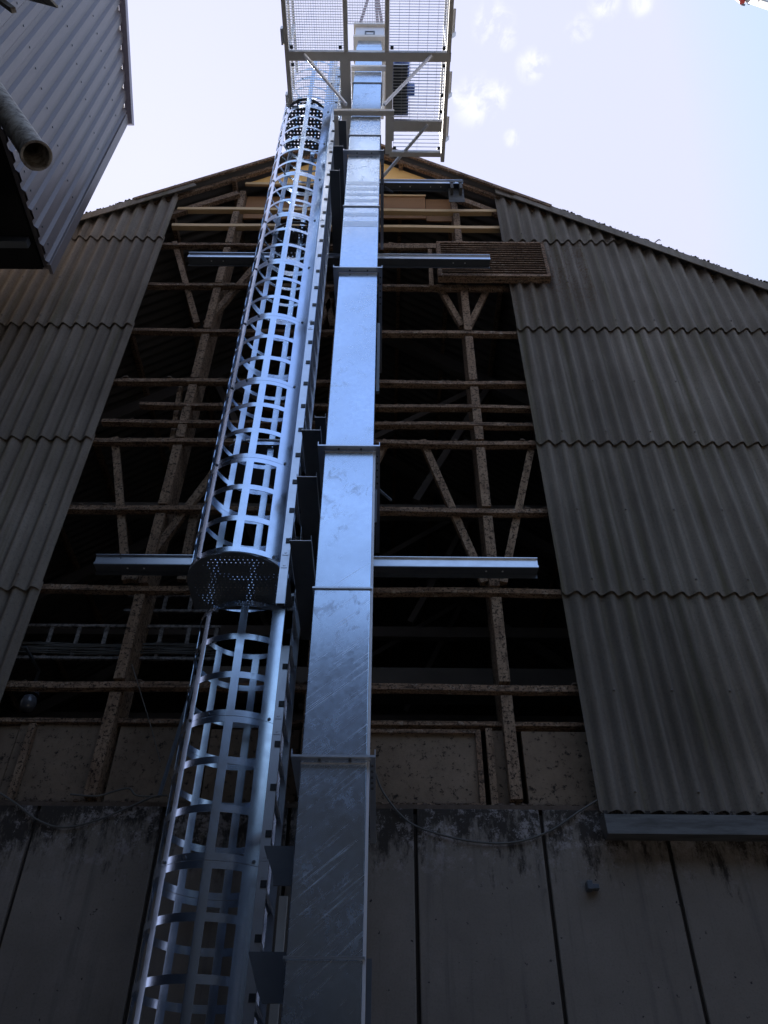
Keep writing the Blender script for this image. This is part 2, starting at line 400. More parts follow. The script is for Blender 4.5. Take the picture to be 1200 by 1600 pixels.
girt(-2.86, 1.6, 11.87, NEWW, h=.062, junk=0); girt(-2.86, 1.6, 12.31, NEWW, h=.062, junk=0)
girt(-.1, .78, 11.33, OLDF, h=.11, y=FY+.03, dep=.028, junk=0)
YP = FY+.14
def post(x, z0, z1, wd=.082, dep=.24, y=YP):
    q = MB(); q.box(x-wd/2, x+wd/2, y, y+dep, z0, z1); q.build('post', OLDF, barn)
for x in (-2.05, -.55, .95):
    zz = [3.97,4.91,5.84,6.76,7.67,8.61,9.51,10.45,11.38,12.31]
    top = roofz(x)-.25
    post(x, 3.97, top)
    q = MB()                               # short cleats in front of the post between girts
    for a, b in zip(zz, zz[1:]):
        if b < top: q.box(x-.043, x+.043, YP-.072, YP-.002, a+.06, b-.06)
    q.build('post_packing', OLDF, barn)
post(-2.62, 3.97, 4.6, .05, .05, FY+.1); post(.80, 3.97, 4.6, .05, .04, FY+.12)
def brace(a, b, y=FY+.10, wd=.07, dep=.06, m=OLDF):
    A = at(a[0], a[1], y); B = at(b[0], b[1], y); q = MB(); q.bar(A, B, dep, wd, up=Vector((B-A).cross(Vector((0,1,0))))); q.build('brace', m, barn)
YR = FY+.145
for a, b in (((685,447),(722,511)),((764,447),(733,511)),((660,690),(757,912)),((832,692),(786,912)),((604,690),(575,745)),
             ((273,380),(308,507)),((396,420),(322,507)),((180,686),(198,908)),((338,735),(208,908)),((518,470),(498,510)),((505,440),(520,512)),((612,382),(600,400))):
    brace(a, b, YR)
brace((306,795),(284,908), YR+.02, .075); brace((283,600),(268,700), YR+.05, .05)
# sloping gable timbers
for sgn, xa, xb in ((1, AX+.1, 2.2), (-1, AX-.1, -3.4)):
    xr = .99 if sgn > 0 else -2.09
    A = Vector((xr, FY+.10, roofz(xr)-.40)); B = Vector((xb, FY+.10, roofz(xb)-.40)); q = MB(); q.bar(A, B, .06, .10, up=Vector((0,0,1))); q.build('rafter', OLDW, barn)
    A = Vector((xa, FY+.02, roofz(xa)-.085)); B = Vector((xb, FY+.02, roofz(xb)-.085)); q = MB(); q.bar(A, B, .05, .06); q.build('rafter', OLDW, barn)
    A = Vector((AX, FY-.10, roofz(AX)-.02)); B = Vector((xb, FY-.10, roofz(xb)-.02)); q = MB(); q.bar(A, B, .03, .055); q.build('verge_batten', OLDW, barn)
q = MB(); q.prism([(AX+.01,13.08),(.86,13.08),(AX+.01,roofz(AX)-.13)], 'y', FY+.105, FY+.12); q.build('plywood_panel', PLY, barn)
q = MB(); q.prism([(-2.0,13.08),(AX-.01,13.08),(AX-.01,roofz(AX)-.13),(-2.0,13.13)], 'y', FY+.105, FY+.12); q.build('plywood_panel', PLY, barn)
q = MB(); q.box(-2.02,-.62, FY+.07, FY+.104, 13.03,13.09); q.build('plywood_rail', NEWW, barn)
q = MB(); q.box(-.1,.20, FY+.12,FY+.16, 13.50,13.58); q.build('plywood_rail', NEWW, barn)
q = MB(); q.box(AX, .55, FY+.22, FY+.24, 12.38, 13.0); q.build('brown_board', BOARD, barn)
q = MB(); q.box(.56, .93, FY+.26, FY+.28, 12.38, 13.0); q.build('brown_board', BOARD, barn)
q = MB(); q.box(-2.0, AX-.02, FY+.24, FY+.26, 12.38, 13.0); q.build('brown_board', BOARD, barn)
q = MB(); q.box(-.12, .56, FY+.2, FY+.218, 12.98, 13.02); q.build('board_rail', NEWW, barn)

# corrugated cement sheets, each its own part
def sheet(x0, x1, z0, z1, m=CEMENT, clip=True, side=1):
    q = MB(); step = PITCH/12; nx = max(2, int(round((x1-x0)/step))); nz = 6
    cols = []
    for i in range(nx+1):
        x = x0+(x1-x0)*i/nx; zt = min(z1, roofz(x)-.05) if clip else z1
        if zt <= z0+.02: zt = z0+.02
        wv = AMP*math.cos(2*math.pi*x/PITCH)
        col = []
        for k in range(nz+1):
            t = k/nz; z = z0+(zt-z0)*t
            col.append((x, FY-.022+.028*((z-z0)/(2.0))-wv, z))
        cols.append(col)
    th = .0065; vs_ = []; fs = []
    for col in cols:
        vs_ += col; vs_ += [(p[0], p[1]+th, p[2]) for p in col]
    w_ = 2*(nz+1)
    for i in range(nx):
        a = i*w_; b = a+w_
        for k in range(nz):
            fs.append((a+k, b+k, b+k+1, a+k+1)); fs.append((a+nz+1+k, a+nz+2+k, b+nz+2+k, b+nz+1+k))
        fs.append((a, a+nz+1, b+nz+1, b)); fs.append((a+nz, b+nz, b+w_-1, a+w_-1))
    for k in range(nz):
        fs.append((k, k+1, nz+2+k, nz+1+k)); e = nx*w_; fs.append((e+k, e+nz+1+k, e+nz+2+k, e+k+1))
    q.add(vs_, fs)
    o = q.build('corrugated_sheet', m, barn, smooth=50)
    # fixings on every third crest
    f = MB(); k0 = math.ceil((x0+.05)/PITCH)
    cnt = 0
    for k in range(k0, int((x1-.02)/PITCH)+1):
        if k % 3: continue
        x = k*PITCH
        for zf in (z0+.13, z0+.93):
            if zf < roofz(x)-.2 and zf < z1:
                y = FY-.022+.028*((zf-z0)/2.0)-AMP; f.tube([(x,y+.002,zf),(x,y-.006,zf),(x,y-.012,zf)], [.009,.009,.005], 8); cnt += 1
    if cnt: f.build('sheet_fixing', FIXG, o, smooth=40)
    return o
rows = [3.91,5.765,7.60,9.485,11.375]
cw = PITCH*7
for ri, z0 in enumerate(rows):
    z1 = (rows[ri+1]+.10) if ri < 4 else 13.3
    x = 1.488
    off = 0
    while x < XR:
        xe = min(x+cw-(.0 if x > 1.5 else .01), XR)
        if roofz(x) > z0+.1:
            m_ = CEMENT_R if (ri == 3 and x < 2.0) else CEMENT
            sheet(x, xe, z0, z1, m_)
        x = xe+.0015
    x = -2.872
    while x > XL:
        xe = max(x-cw, XL)
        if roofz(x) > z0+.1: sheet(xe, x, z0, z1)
        x = xe-.0015
# verge caps with moss along the top
def verge(xa, xb, y0=FY-.10, y1=FY+.12, up=.03):
    q = MB(); nn = 12
    A = Vector((xa, 0, roofz(xa))); B = Vector((xb, 0, roofz(xb)))
    d = (B-A).normalized(); nrm = Vector((-d.z, 0, d.x)); nrm = nrm if nrm.z > 0 else -nrm
    prof = [(y0, -.13),(y0, .0),(y0+.02,.03),(y1,.04),(y1,.02),(y0+.03,.008),(y0+.012,-.13)]
    vs_ = []
    for P in (A, B):
        for (y, h) in prof: vs_.append((P.x+nrm.x*h, y, P.z+nrm.z*h))
    k = len(prof); fs = [tuple(range(k))[::-1], tuple(range(k,2*k))]+[(i,(i+1)%k,k+(i+1)%k,k+i) for i in range(k)]
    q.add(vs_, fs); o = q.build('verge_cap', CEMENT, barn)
    f = MB(); Ln = (B-A).length
    for i in range(int(Ln*170)):
        t = random.random(); P = A.lerp(B, t); r = random.uniform(.008,.022)
        if random.random() < .25: r *= .5
        f.lump((P.x+nrm.x*.03, y0+random.uniform(.01,.08), P.z+nrm.z*.032), r, .8)
    f.build('moss', MOSS, o)['kind'] = 'stuff'
verge(-6.9, -2.70); verge(1.78, 6.3)
# short broken end of sheet at the head of the right side
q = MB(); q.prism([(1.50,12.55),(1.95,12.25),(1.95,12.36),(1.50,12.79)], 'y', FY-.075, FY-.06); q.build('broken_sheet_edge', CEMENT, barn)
# roof: corrugated sheets seen from inside, purlins and trusses
def roof(sgn):
    xe = XR+.3 if sgn > 0 else XL-.3
    q = MB(); ny = int((YB-FY+.1)/PITCH*6); vs_ = []; fs = []
    for j in range(ny+1):
        y = FY-.09+(YB-FY+.09)*j/ny; wv = .022*math.cos(2*math.pi*y/PITCH)
        for x in (AX, xe): vs_.append((x, y, roofz(x)+wv)); vs_.append((x, y, roofz(x)+wv+.012))
    for j in range(ny):
        a = 4*j; b = a+4
        fs += [(a,b,b+2,a+2),(a+1,a+3,b+3,b+1),(a+2,b+2,b+3,a+3)]
    fs += [(0,2,3,1)]
    q.add(vs_, fs); return q.build('roof_sheeting', INNER, barn, smooth=60)
rf1 = roof(1); rf2 = roof(-1)
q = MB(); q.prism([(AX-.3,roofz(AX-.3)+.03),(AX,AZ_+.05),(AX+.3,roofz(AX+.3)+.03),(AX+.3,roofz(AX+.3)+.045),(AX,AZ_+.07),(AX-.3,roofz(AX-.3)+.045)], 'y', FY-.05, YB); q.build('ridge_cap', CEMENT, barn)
for k in range(1, 9):
    for sgn, ex in ((1, 6.8), (-1, 7.3)):
        x = AX+sgn*ex*k/9; z = roofz(x)-.09
        q = MB(); q.box(x-.03, x+.03, FY+.0, YB-.1, z-.06, z+.06); q.build('purlin', OLDW, barn)
for y in (8.6, 11.6, 14.6):
    q = MB()
    for sgn, xe in ((1, XR-.3), (-1, XL+.3)):
        q.bar((AX, y, AZ_-.35), (xe, y, roofz(xe)-.35), .12, .22)
        q.bar((AX+sgn*2.2, y, roofz(AX+sgn*2.2)-.4), (AX, y, 10.6), .1, .1); q.bar((AX+sgn*1.0, y+.01, 9.6), (AX+sgn*2.2, y+.01, roofz(AX+sgn*2.2)-.5), .1, .1)
    q.bar((XL+.3, y+.02, 9.4), (XR-.3, y+.02, 9.4), .12, .2)
    q.build('truss', INNER, barn)
q = MB(); q.box(XL, XR, YB-.1, YB, 0, 7); q.prism([(XL,7.001),(XR,7.001),(XR,roofz(XR)+.015),(AX,AZ_+.015),(XL,roofz(XL)+.015)], 'y', YB-.1, YB); q.build('back_wall', INNER, barn)
q = MB(); q.box(XL-.1, XL, FY+.25, YB, 0, roofz(XL)+.02); q.box(XR, XR+.1, FY+.25, YB, 0, roofz(XR)+.02); q.build('side_wall', INNER, barn)
q = MB(); q.box(XL, XR, FY+.3, YB-.2, 3.0, 3.1); q.build('inner_floor', INNER, barn)
q = MB(); q.box(-2.5, 6.0, 10.0, 10.3, 7.35, 7.75); q.build('inner_beam', INNER, barn)

# louvred vent on the gable
lv = MB(); yl = FY-.12; x0, x1, z0, z1 = at(683,400,yl).x, at(861,430,yl).x, at(700,429,yl).z, at(700,377,yl).z
q = MB()
q.box(x0, x1, yl, yl+.10, z0-.02, z0+.03); q.box(x0, x1, yl, yl+.10, z1-.03, z1); q.box(x0, x0+.05, yl+.002, yl+.10, z0+.031, z1-.031); q.box(x1-.04, x1, yl+.002, yl+.10, z0+.031, z1-.031)
vent = q.build('louvre_vent', DULL if False else OLDW, barn)
ns = 14
for i in range(ns):
    z = z0+.06+(z1-z0-.1)*i/(ns-1); q = MB(); q.add([(x0+.052,yl+.006,z-.030),(x1-.042,yl+.006,z-.030),(x1-.042,yl+.075,z+.018),(x0+.052,yl+.075,z+.018),(x0+.052,yl+.006,z-.018),(x1-.042,yl+.006,z-.018),(x1-.042,yl+.075,z+.030),(x0+.052,yl+.075,z+.030)],
          [(0,3,2,1),(4,5,6,7),(0,1,5,4),(1,2,6,5),(2,3,7,6),(3,0,4,7)]); q.build('louvre_slat', OLDW, vent)
q = MB(); q.box(x0+.05, x1-.04, yl+.085, yl+.098, z0+.032, z1-.032); q.build('vent_backing', SOFF, vent)
q = MB(); q.box(x0-.10, x0-.05, FY+.0, FY+.055, z0-.05, z1+.02); q.build('vent_jamb', OLDF, barn)
# flashing below the right-hand sheets
q = MB(); q.add([(1.48,FY-.17,3.70),(6.3,FY-.17,3.70),(6.3,FY-.155,3.838),(1.48,FY-.155,3.838),(1.50,FY-.002,3.72),(6.3,FY-.002,3.72),(6.3,FY-.002,3.842),(1.48,FY-.002,3.842)],
      [(0,1,2,3),(0,4,5,1),(3,2,6,7),(0,3,7,4),(1,5,6,2),(4,7,6,5)])
q.build('drip_flashing', FLASH, barn, bevel=.003)
# small bracket fixed on the concrete
p = at(926, 1386, FY-.03); q = MB(); q.box(p.x-.04, p.x-.005, FY-.07, FY-.001, p.z-.025, p.z+.03); q.box(p.x-.004, p.x+.04, FY-.05, FY-.001, p.z-.015, p.z+.015)
tag(q.build('wall_box', DARKST, None, bevel=.004), 'small black fixing box on the grey concrete panel below the corrugated sheets', 'wall box')

# cable trays inside the opening
def tray(u0, u1, va, vb, y, rungs, label, cables=True):
    A = at(u0, va, y); B = at(u1, va, y); C_ = at(u0, vb, y)
    t = thing('cable_tray', (A.x, y, C_.z), label, 'cable tray')
    for z in (A.z, C_.z):
        q = MB(); q.box(A.x, B.x, y, y+.03, z-.012, z+.012)
        for i in range(int((B.x-A.x)*22)): q.lump((random.uniform(A.x,B.x), y+.01, z+.014), random.uniform(.005,.012))
        q.build('side_rail', GALV2, t)
    for k in range(rungs):
        x = A.x+.12+(B.x-A.x-.15)*k/(rungs-1); q = MB(); q.box(x-.016, x+.016, y+.004, y+.02, C_.z+.0125, A.z-.0125); q.build('rung', GALV2, t)
    if cables:
        for k in range(9):
            z = C_.z+.03+.012*k; ph = random.uniform(0,6); q = MB()
            q.tube([(A.x+(B.x-A.x)*i/14, y-.012+.004*random.random(), z+.008*math.sin(ph+i*.7)) for i in range(15)], .006, 6); q.build('cable', CABLE, t, smooth=60)
    return t
GALV2 = mat('dusty cable tray', lambda g: g.set(g.mix(g.rng(g.noise(30,5,.8), .45, .6), (.30,.27,.25), (.07,.06,.05)), .7, .4))
tray(18, 345, 976, 1026, FY+.32, 8, 'long dusty cable tray carrying a bundle of cables, lower left inside the barn opening')
tray(200, 345, 929, 953, FY+.6, 4, 'short higher cable tray further back inside the barn, left of the cage', False)

# dome lamp hanging inside, far left
p = at(44, 1100, FY+.5)
t = thing('dome_lamp', (p.x, p.y, p.z-.06), 'dusty glass dome lamp in the dark left corner of the barn opening', 'lamp')
q = MB(); q.tube([(p.x,p.y,p.z-.07),(p.x,p.y,p.z-.05),(p.x,p.y,p.z+.0),(p.x,p.y,p.z+.05),(p.x,p.y,p.z+.085)], [.03,.055,.068,.058,.03], 18); q.build('glass_dome', GLASS, t, smooth=60)
q = MB(); q.tube([(p.x,p.y,p.z+.086),(p.x,p.y,p.z+.12),(p.x,p.y,p.z+.16)], [.06,.055,.02], 14); q.build('lamp_cap', DARKST, t, smooth=40)
q = MB(); q.box(p.x-.01,p.x+.01,p.y-.01,p.y+.01,p.z+.161,p.z+.3); q.box(p.x-.011,p.x+.011,FY+.13,p.y+.011,p.z+.301,p.z+.32); q.build('stem', DARKST, t)

# loose cables
def cable(pts, label, y=FY-.02, r=.007):
    P = [at(u, v, y) for u, v in pts]; Q = []
    for i in range(len(P)-1):
        p0 = P[max(i-1,0)]; p1 = P[i]; p2 = P[i+1]; p3 = P[min(i+2,len(P)-1)]
        for k in range(8):
            t = k/8; Q.append(.5*((2*p1)+(-p0+p2)*t+(2*p0-5*p1+4*p2-p3)*t*t+(-p0+3*p1-3*p2+p3)*t**3))
    Q.append(P[-1]); q = MB(); q.tube(Q, r, 8)
    return tag(q.build('cable', CABLE, None, smooth=60), label, 'cable')
cable([(584,1200),(600,1240),(640,1285),(700,1307),(760,1317),(810,1315),(860,1298),(905,1268),(934,1250)], 'thin cable sagging across the concrete between the steel duct and the right-hand sheets')
cable([(-20,1228),(20,1252),(60,1282),(100,1293),(150,1282),(200,1262),(240,1245),(262,1243)], 'grey cable drooping in a loop over the concrete, lower left')
cable([(110,1241),(150,1244),(180,1236),(202,1232),(214,1243),(250,1245)], 'short kinked cable lying along the ledge left of the cage', FY-.01)
cable([(206,1038),(222,1090),(240,1150),(250,1190)], 'thin slack wire hanging below the cable tray, left of the cage', FY+.02, .0035)

# ------------------------------------------------------------------ neighbouring tower block, upper left
TX, TY = -3.64, 4.98; TZ0 = 9.6
tw = thing('clad_building', (TX-2, 3, 0), 'grey ribbed steel clad building jutting out overhead at the upper left', 'building')
def ttop(y): return 13.5+.70*(TY-y) if y > 1.6 else 13.5+.70*(TY-1.6)-.7*(1.6-y)
prof = []; y = TY-.16; P2 = .2
ys = []
yy = TY-.11
while yy > -1.4:
    ys += [(yy,0),(yy-.030,.032),(yy-.085,.032),(yy-.115,0)]; yy -= P2
sheets = []
def ribwall(seg):
    q = MB(); vs_ = []; fs = []
    for (y_, d) in seg:
        for z in (TZ0, ttop(y_)-.03): vs_.append((TX-.0+ -d, y_, z))
    for i in range(len(seg)-1): a = 2*i; fs.append((a,a+2,a+3,a+1))
    q.add(vs_, fs); o = q.build('ribbed_sheet', CLAD, tw, solid=.004)
    return o
i = 0
while i < len(ys)-1:
    seg = ys[i:i+21]
    if i: seg = [(seg[0][0], seg[0][1])]+seg[1:]
    o = ribwall(seg)
    f = MB()
    for (y_, d) in seg[3::4]:
        for zf in (TZ0+.12, TZ0+1.15, TZ0+2.4, TZ0+3.4):
            if zf < ttop(y_)-.2: f.tube([(TX,y_-.04,zf),(TX+.008,y_-.04,zf)], .011, 8)
    f.build('screw', DARKST, o)
    i += 20
q = MB(); q.box(TX-.02, TX+.018, TY-.10, TY+.02, TZ0-.02, 13.46); q.build('corner_flashing', CLAD, tw, bevel=.004)
q = MB(); q.bar((TX+.02, TY+.06, 13.5-.04+.02), (TX+.02, 1.6, ttop(1.6)+.02), .09, .11); q.build('verge_flashing', TRIM, tw, bevel=.006)
q = MB(); q.prism([(TY,TZ0+.05),(TY,13.455),(1.6,ttop(1.6)-.035),(-1.5,ttop(-1.5)-.035),(-1.5,TZ0+.05)], 'x', TX-.042, -9.0); q.build('building_body', CLAD, tw)
q = MB(); q.box(-8.98, TX-.09, -1.48, TY-.03, TZ0+.0, TZ0+.048); q.build('soffit', SOFF, tw)
q = MB(); q.box(-6, TX-.12, TY-.42, TY-.34, TZ0-.10, TZ0-.002); q.box(TX-.55, TX-.47, -1, TY-.43, TZ0-.08, TZ0-.002); q.build('soffit_beam', DARKST, tw)
q = MB(); q.box(-9, -4.28, -9, 4.2, 0, TZ0-.11); q.build('lower_wall', OPPM, tw)

# spout pipe
A = at(57, 243, 2.56); dirA = (A-Vector((0,0,EYE))); fwd = Vector((0,CT,ST)); dpt = dirA.dot(fwd)
def atd(u, v, depth):
    p = at(u, v, 1.0)-Vector((0,0,EYE)); return Vector((0,0,EYE))+p*(depth/p.dot(fwd))
B = atd(-42, 98, dpt*1.19)
d = (B-A).normalized()
sp = thing('spout_pipe', tuple(A), 'worn round spout pipe with an open flanged mouth, poking in from the left edge', 'pipe')
def hollow(A, B, r, r2, nn=32):
    q = MB(); q.tube([A, B], r, nn, cap=False); q.tube([A, B], r2, nn, cap=False)
    for k in range(nn): q.f.append((k, (k+1)%nn, 2*nn+(k+1)%nn, 2*nn+k))
    return q
R_ = .092
hollow(A, B+d*2.0, R_, R_-.006).build('pipe_barrel', PIPE, sp, smooth=40)
hollow(A-d*.004, A+d*.03, R_+.012, R_+.0005).build('pipe_flange', PIPE, sp, smooth=40)
q = MB(); q.tube([A+d*1.2, A+d*1.21], R_-.007, 24); q.build('inner_baffle', SOFF, sp)
# dark flat steel piece at the very top left
q = MB(); a = atd(-20,-25,5.2); b = atd(82,2,5.0)
q.bar(a, b, .10, .012, up=(.2,-.6,.8)); q.bar(a+Vector((0,.05,0)), b+Vector((-.25,.05,.0)), .03, .03)
tag(q.build('steel_bracket', PIPE, None), 'dirty flat steel bracket cut off by the top left corner', 'bracket')

# ------------------------------------------------------------------ bucket elevator duct
DX0, DX1, DY0 = -.427, -.080, 4.14
du = thing('elevator_duct', ((DX0+DX1)/2, DY0, 0), 'tall square shiny galvanised elevator duct rising in flanged sections right of the caged ladders', 'duct')
def zat(v, y=DY0): return at(590, v, y).z
jz = sorted([0.3, 1.2, zat(1498), zat(1183), zat(920), zat(697), zat(418), zat(323), zat(235), zat(212), zat(170), zat(130), 13.9])
for a, b in zip(jz, jz[1:]):
    q = MB(); q.box(DX0, DX1, DY0, DY0+.26, a+.004, b-.004); q.build('duct_section', DUCT, du, bevel=.004)
q = MB(); q.box(DX0+.02, DX1-.03, DY0+.80, DY0+1.06, .3, 13.9); q.build('return_leg', DUCT, du, bevel=.004)
q = MB(); q.box(DX1+.0005, DX1+.016, DY0+.002, DY0+.012, .4, zat(697)-.02); q.box(DX1+.003, DX1+.012, DY0+.03, DY0+.034, .4, zat(1183)-.05); q.build('side_seam', BRIGHT, du)
for v in (1498, 920, 323, 212, 130):
    z = zat(v); q = MB(); q.box(DX0-.012, DX1+.012, DY0-.012, DY0+.272, z-.006, z-.0005); q.box(DX0-.012, DX1+.012, DY0-.012, DY0+.272, z+.0005, z+.006); q.build('flange', GALV, du)
def collar(v, x0=-.478, x1=-.034, dep=1.2, nm='support_collar'):
    z = zat(v, DY0-.05); y0 = DY0-.05; y1 = y0+dep; wd = .052; t_ = .006
    q = MB()
    q.box(x0, x1, y0, y0+wd-.003, z, z+t_)
    q.box(x0, x0+wd-.006, y0+wd-.002, y1, z, z+t_); q.box(x1-.034, x1, y0+wd-.002, y1, z, z+t_)
    q.box(x0, x0+.005, y0+.004, y1, z+.0065, z+.045); q.box(x1-.005, x1, y0+.004, y1, z+.0065, z+.045)
    q.box(x0+.05, x1-.05, y0+wd+.26, y0+wd+.30, z, z+t_)
    q.box(x0+.004, x1-.004, y0+.0005, y0+.0045, z+t_+.0005, z+.012)
    o = q.build(nm, GALV, du)
    q = MB()
    q.box(x0+.05, x1-.05, DY0-.006, DY0-.0005, z-.020, z-.012); o2 = q.build('collar_lip', BRIGHT, o)
    q = MB()
    for (bx, by) in [(x1-.018, y0+.1+.07*i) for i in range(5)]+[(x0+.15, y0+.03),(x0+.31, y0+.03)]:
        q = MB(); q.tube([(bx,by,z-.007),(bx,by,z-.0005)], .008, 8); q.build('bolt', DARKST, o)
for v in (1183, 697, 418, 235): collar(v)
def collar2(v, x0, x1):
    z = zat(v, DY0-.06); y0 = DY0-.06
    q = MB(); q.box(x0, x1, y0, y0+.005, z-.03, z+.03); q.box(x0, x1, y0+.0055, y0+.055, z-.03, z-.025)
    q.box(x0+.0, x0+.05, y0+.06, y0+.5, z-.03, z-.024); q.box(x1-.05, x1, y0+.06, y0+.35, z-.03, z-.024)
    o = q.build('support_collar', DULL, du)
    q = MB(); q.box(x0+.05, x1-.01, y0-.004, y0-.0005, z-.021, z-.016); q.box(DX0+.0, DX0+.006, y0-.009, y0-.0045, z-.04, z+.03); q.box(DX1-.006, DX1, y0-.009, y0-.0045, z-.04, z+.03); q.build('collar_lip', BRIGHT, o)
collar2(172, -.63, .08); collar2(103, -.47, .09)
for v0, v1 in ((284,289.5),(293,297.5),(302,306),(311,316),(333,338),(346,354)):
    z1, z0 = zat(v0), zat(v1); q = MB(); q.box(DX0+.006, DX1-.006, DY0-.0015, DY0-.0003, z0, z1); q.build('rub_mark', BAND, du)
# dark bolted side plates on the right
for v, ln, x in ((1495, .42, DX1+.030),(500,.9,DX1+.022),(760,.3,DX1+.018)):
    z = zat(v); q = MB(); q.box(x-.012, x+.012, DY0+.03, DY0+.06, z-ln, z); q.build('side_angle', DARKST, du)
# head box above the platform floor
z0, z1 = 13.9, zat(44)
q = MB(); q.box(DX0-.03, DX1+.03, DY0-.02, DY0+1.1, z0+.30, z1-.02); hd = q.build('head_box', BRIGHT, du, bevel=.01)
q = MB(); q.box(DX0-.06, DX1+.06, DY0-.06, DY0+1.12, z1-.019, z1+.05); q.box(DX0-.05, DX1+.05, DY0-.05, DY0+.3, z0+.22, z0+.299); q.build('head_flange', DULL, hd, bevel=.004)
q = MB(); xm = (DX0+DX1)/2; zh = z1-.28
q.box(xm-.07, xm+.07, DY0-.03, DY0-.021, zh-.08, zh-.055); q.box(xm-.07, xm+.07, DY0-.03, DY0-.021, zh+.055, zh+.08); q.box(xm-.07, xm-.05, DY0-.03, DY0-.021, zh-.054, zh+.054); q.box(xm+.05, xm+.07, DY0-.03, DY0-.021, zh-.054, zh+.054)
q.build('inspection_latch', DARKST, hd)
q = MB(); q.box(DX0+.01, DX1-.01, DY0+.002, DY0+.25, 13.905, z0+.219); q.build('duct_section', DUCT, du)

# lifting slings
sg = thing('lifting_sling', (xm, DY0+.2, z1), 'red and white webbing lifting sling rising from the head of the elevator duct', 'sling')
hook = Vector((xm+.02, DY0+.12, z1+2.5))
for (ux, vx) in (((562,40),0),((590,42),0),((597,42),0)):
    a = at(ux[0], ux[1], DY0-.02); q = MB(); a.z = z1+.052; q.bar(a, hook+Vector(((a.x-xm)*.12,0,0)), .045, .006, up=(0,1,0)); q.build('sling_leg', STRAP, sg)

q = MB(); q.bar(hook+Vector((0,.01,-.05)), hook+Vector((0,.01,9)), .05, .02, up=(0,1,0)); q.build('hoist_line', STRAP, sg)

# horizontal fixing channels across the gable
def channel(x0, x1, z, y, label, h=.105, m=GALV):
    c = thing('steel_channel', (x0, y, z), label, 'steel channel')
    q = MB(); q.box(x0, x1, y+.02, y+.026, z, z+h); q.box(x0, x1, y-.0, y+.0195, z+h-.006, z+h); q.box(x0, x1, y-.0, y+.0195, z, z+.006)
    q.box(x0, x1, y+.0, y+.004, z+.0065, z+.02)
    q.build('web', m, c)
    q = MB(); q.box(x0+.003, x1-.003, y+.004, y+.10, z-.0065, z-.0005); q.box(x0+.003, x1-.003, y+.094, y+.10, z-.045, z-.007); q.build('bottom_flange', DARKST, c)  # dark colour paints the underside shade onto the galvanised flange
    q = MB()
    for e in (x0+.28, x0+.42, x1-.30, x1-.44): q.tube([(e,y+.05,z-.0115),(e,y+.05,z-.007)], .008, 8)
    q.build('bolt', BRIGHT, c)
    return c
ZC1 = at(700,870,5.51).z-.105
channel(-2.45, 1.31, ZC1, FY-.09, 'long galvanised channel lying across the gable just below the cage rest platform')
ZC2 = at(700,397,5.30).z-.105
channel(-2.36, 1.24, ZC2, FY-.30, 'long galvanised channel crossing in front of the louvred vent')
c3 = channel(-.10, 1.04, 12.56, FY-.20, 'short galvanised channel with a clamp at its end, under the gable peak')
q = MB(); q.box(.865,.90,FY-.235,FY-.13,12.36,12.552); q.box(.985,1.02,FY-.235,FY-.13,12.36,12.552); q.box(.84,1.05,FY-.129,FY-.12,12.18,12.553); q.box(.85,.925,FY-.245,FY-.236,12.50,12.552); q.box(.965,1.04,FY-.245,FY-.236,12.50,12.552); q.build('end_clamp', FLASH, c3)
for (u, v, dx) in ((592,765,1),(601,292,1)):
    p = at(u, v, DY0+.6); q = MB(); q.bar(p, p+Vector((.10,.02,-.10)), .02, .005, up=(0,.3,1)); 
    o = q.build('loose_strap_end', DARKST, du)

# ------------------------------------------------------------------ caged ladders
LXc, LYc, RAD = -1.01, 4.65, .35
XE = -.702
def path(ds=.0305):
    pts = []
    n1 = 8
    for i in range(n1): f = 1-i/n1; pts.append((LXc+(XE-LXc)*f, LYc-RAD+.115*f*f, 0))
    for i in range(37):
        t = -math.pi/2-math.pi*i/36; pts.append((LXc+RAD*math.cos(t), LYc+RAD*math.sin(t), 0))
    for i in range(1, n1+1): f = i/n1; pts.append((LXc+(XE-LXc)*f, LYc+RAD-.115*f*f, 0))
    return [Vector(p) for p in pts]
PTS = path(); CUM = [0]
for a, b in zip(PTS, PTS[1:]): CUM.append(CUM[-1]+(b-a).length)
TOT = CUM[-1]; arc0 = CUM[8]; arcL = RAD*math.pi
def pat(s):
    for i in range(len(CUM)-1):
        if s <= CUM[i+1]+1e-9: return PTS[i].lerp(PTS[i+1], max(0,(s-CUM[i])/(CUM[i+1]-CUM[i])))
    return PTS[-1]
STR = [(0,.115),(TOT-.115,TOT)]
for fr in (-.02,.25,.5,.75,1.02):
    c = arc0+arcL*fr; STR.append((c-.027, c+.027))
SECH = .90
def section_mesh(name, parent, zb, h=SECH, hoops=4, bottom=True):
    hb = [(0,.042),(h-.042-.003,h-.003)]+[(h*k/3-.023, h*k/3+.023) for k in (1,2)]
    sb = sorted(set([round(x,5) for x in CUM]+[round(x,5) for ab in STR for x in ab])); zb_ = sorted(set(round(x,5) for ab in hb for x in ab))
    q = MB(); idx = {}
    def vid(i, k):
        if (i,k) not in idx:
            p = pat(sb[i]); idx[(i,k)] = len(q.v); q.v.append(Vector((p.x, p.y, zb+zb_[k])))
        return idx[(i,k)]
    for i in range(len(sb)-1):
        sm = (sb[i]+sb[i+1])/2
        for k in range(len(zb_)-1):
            zm = (zb_[k]+zb_[k+1])/2
            if any(a < sm < b for a, b in STR) or any(a < zm < b for a, b in hb): q.f.append((vid(i,k),vid(i+1,k),vid(i+1,k+1),vid(i,k+1)))
    o = q.build(name, CAGE, parent, smooth=35, solid=.004)
    return o
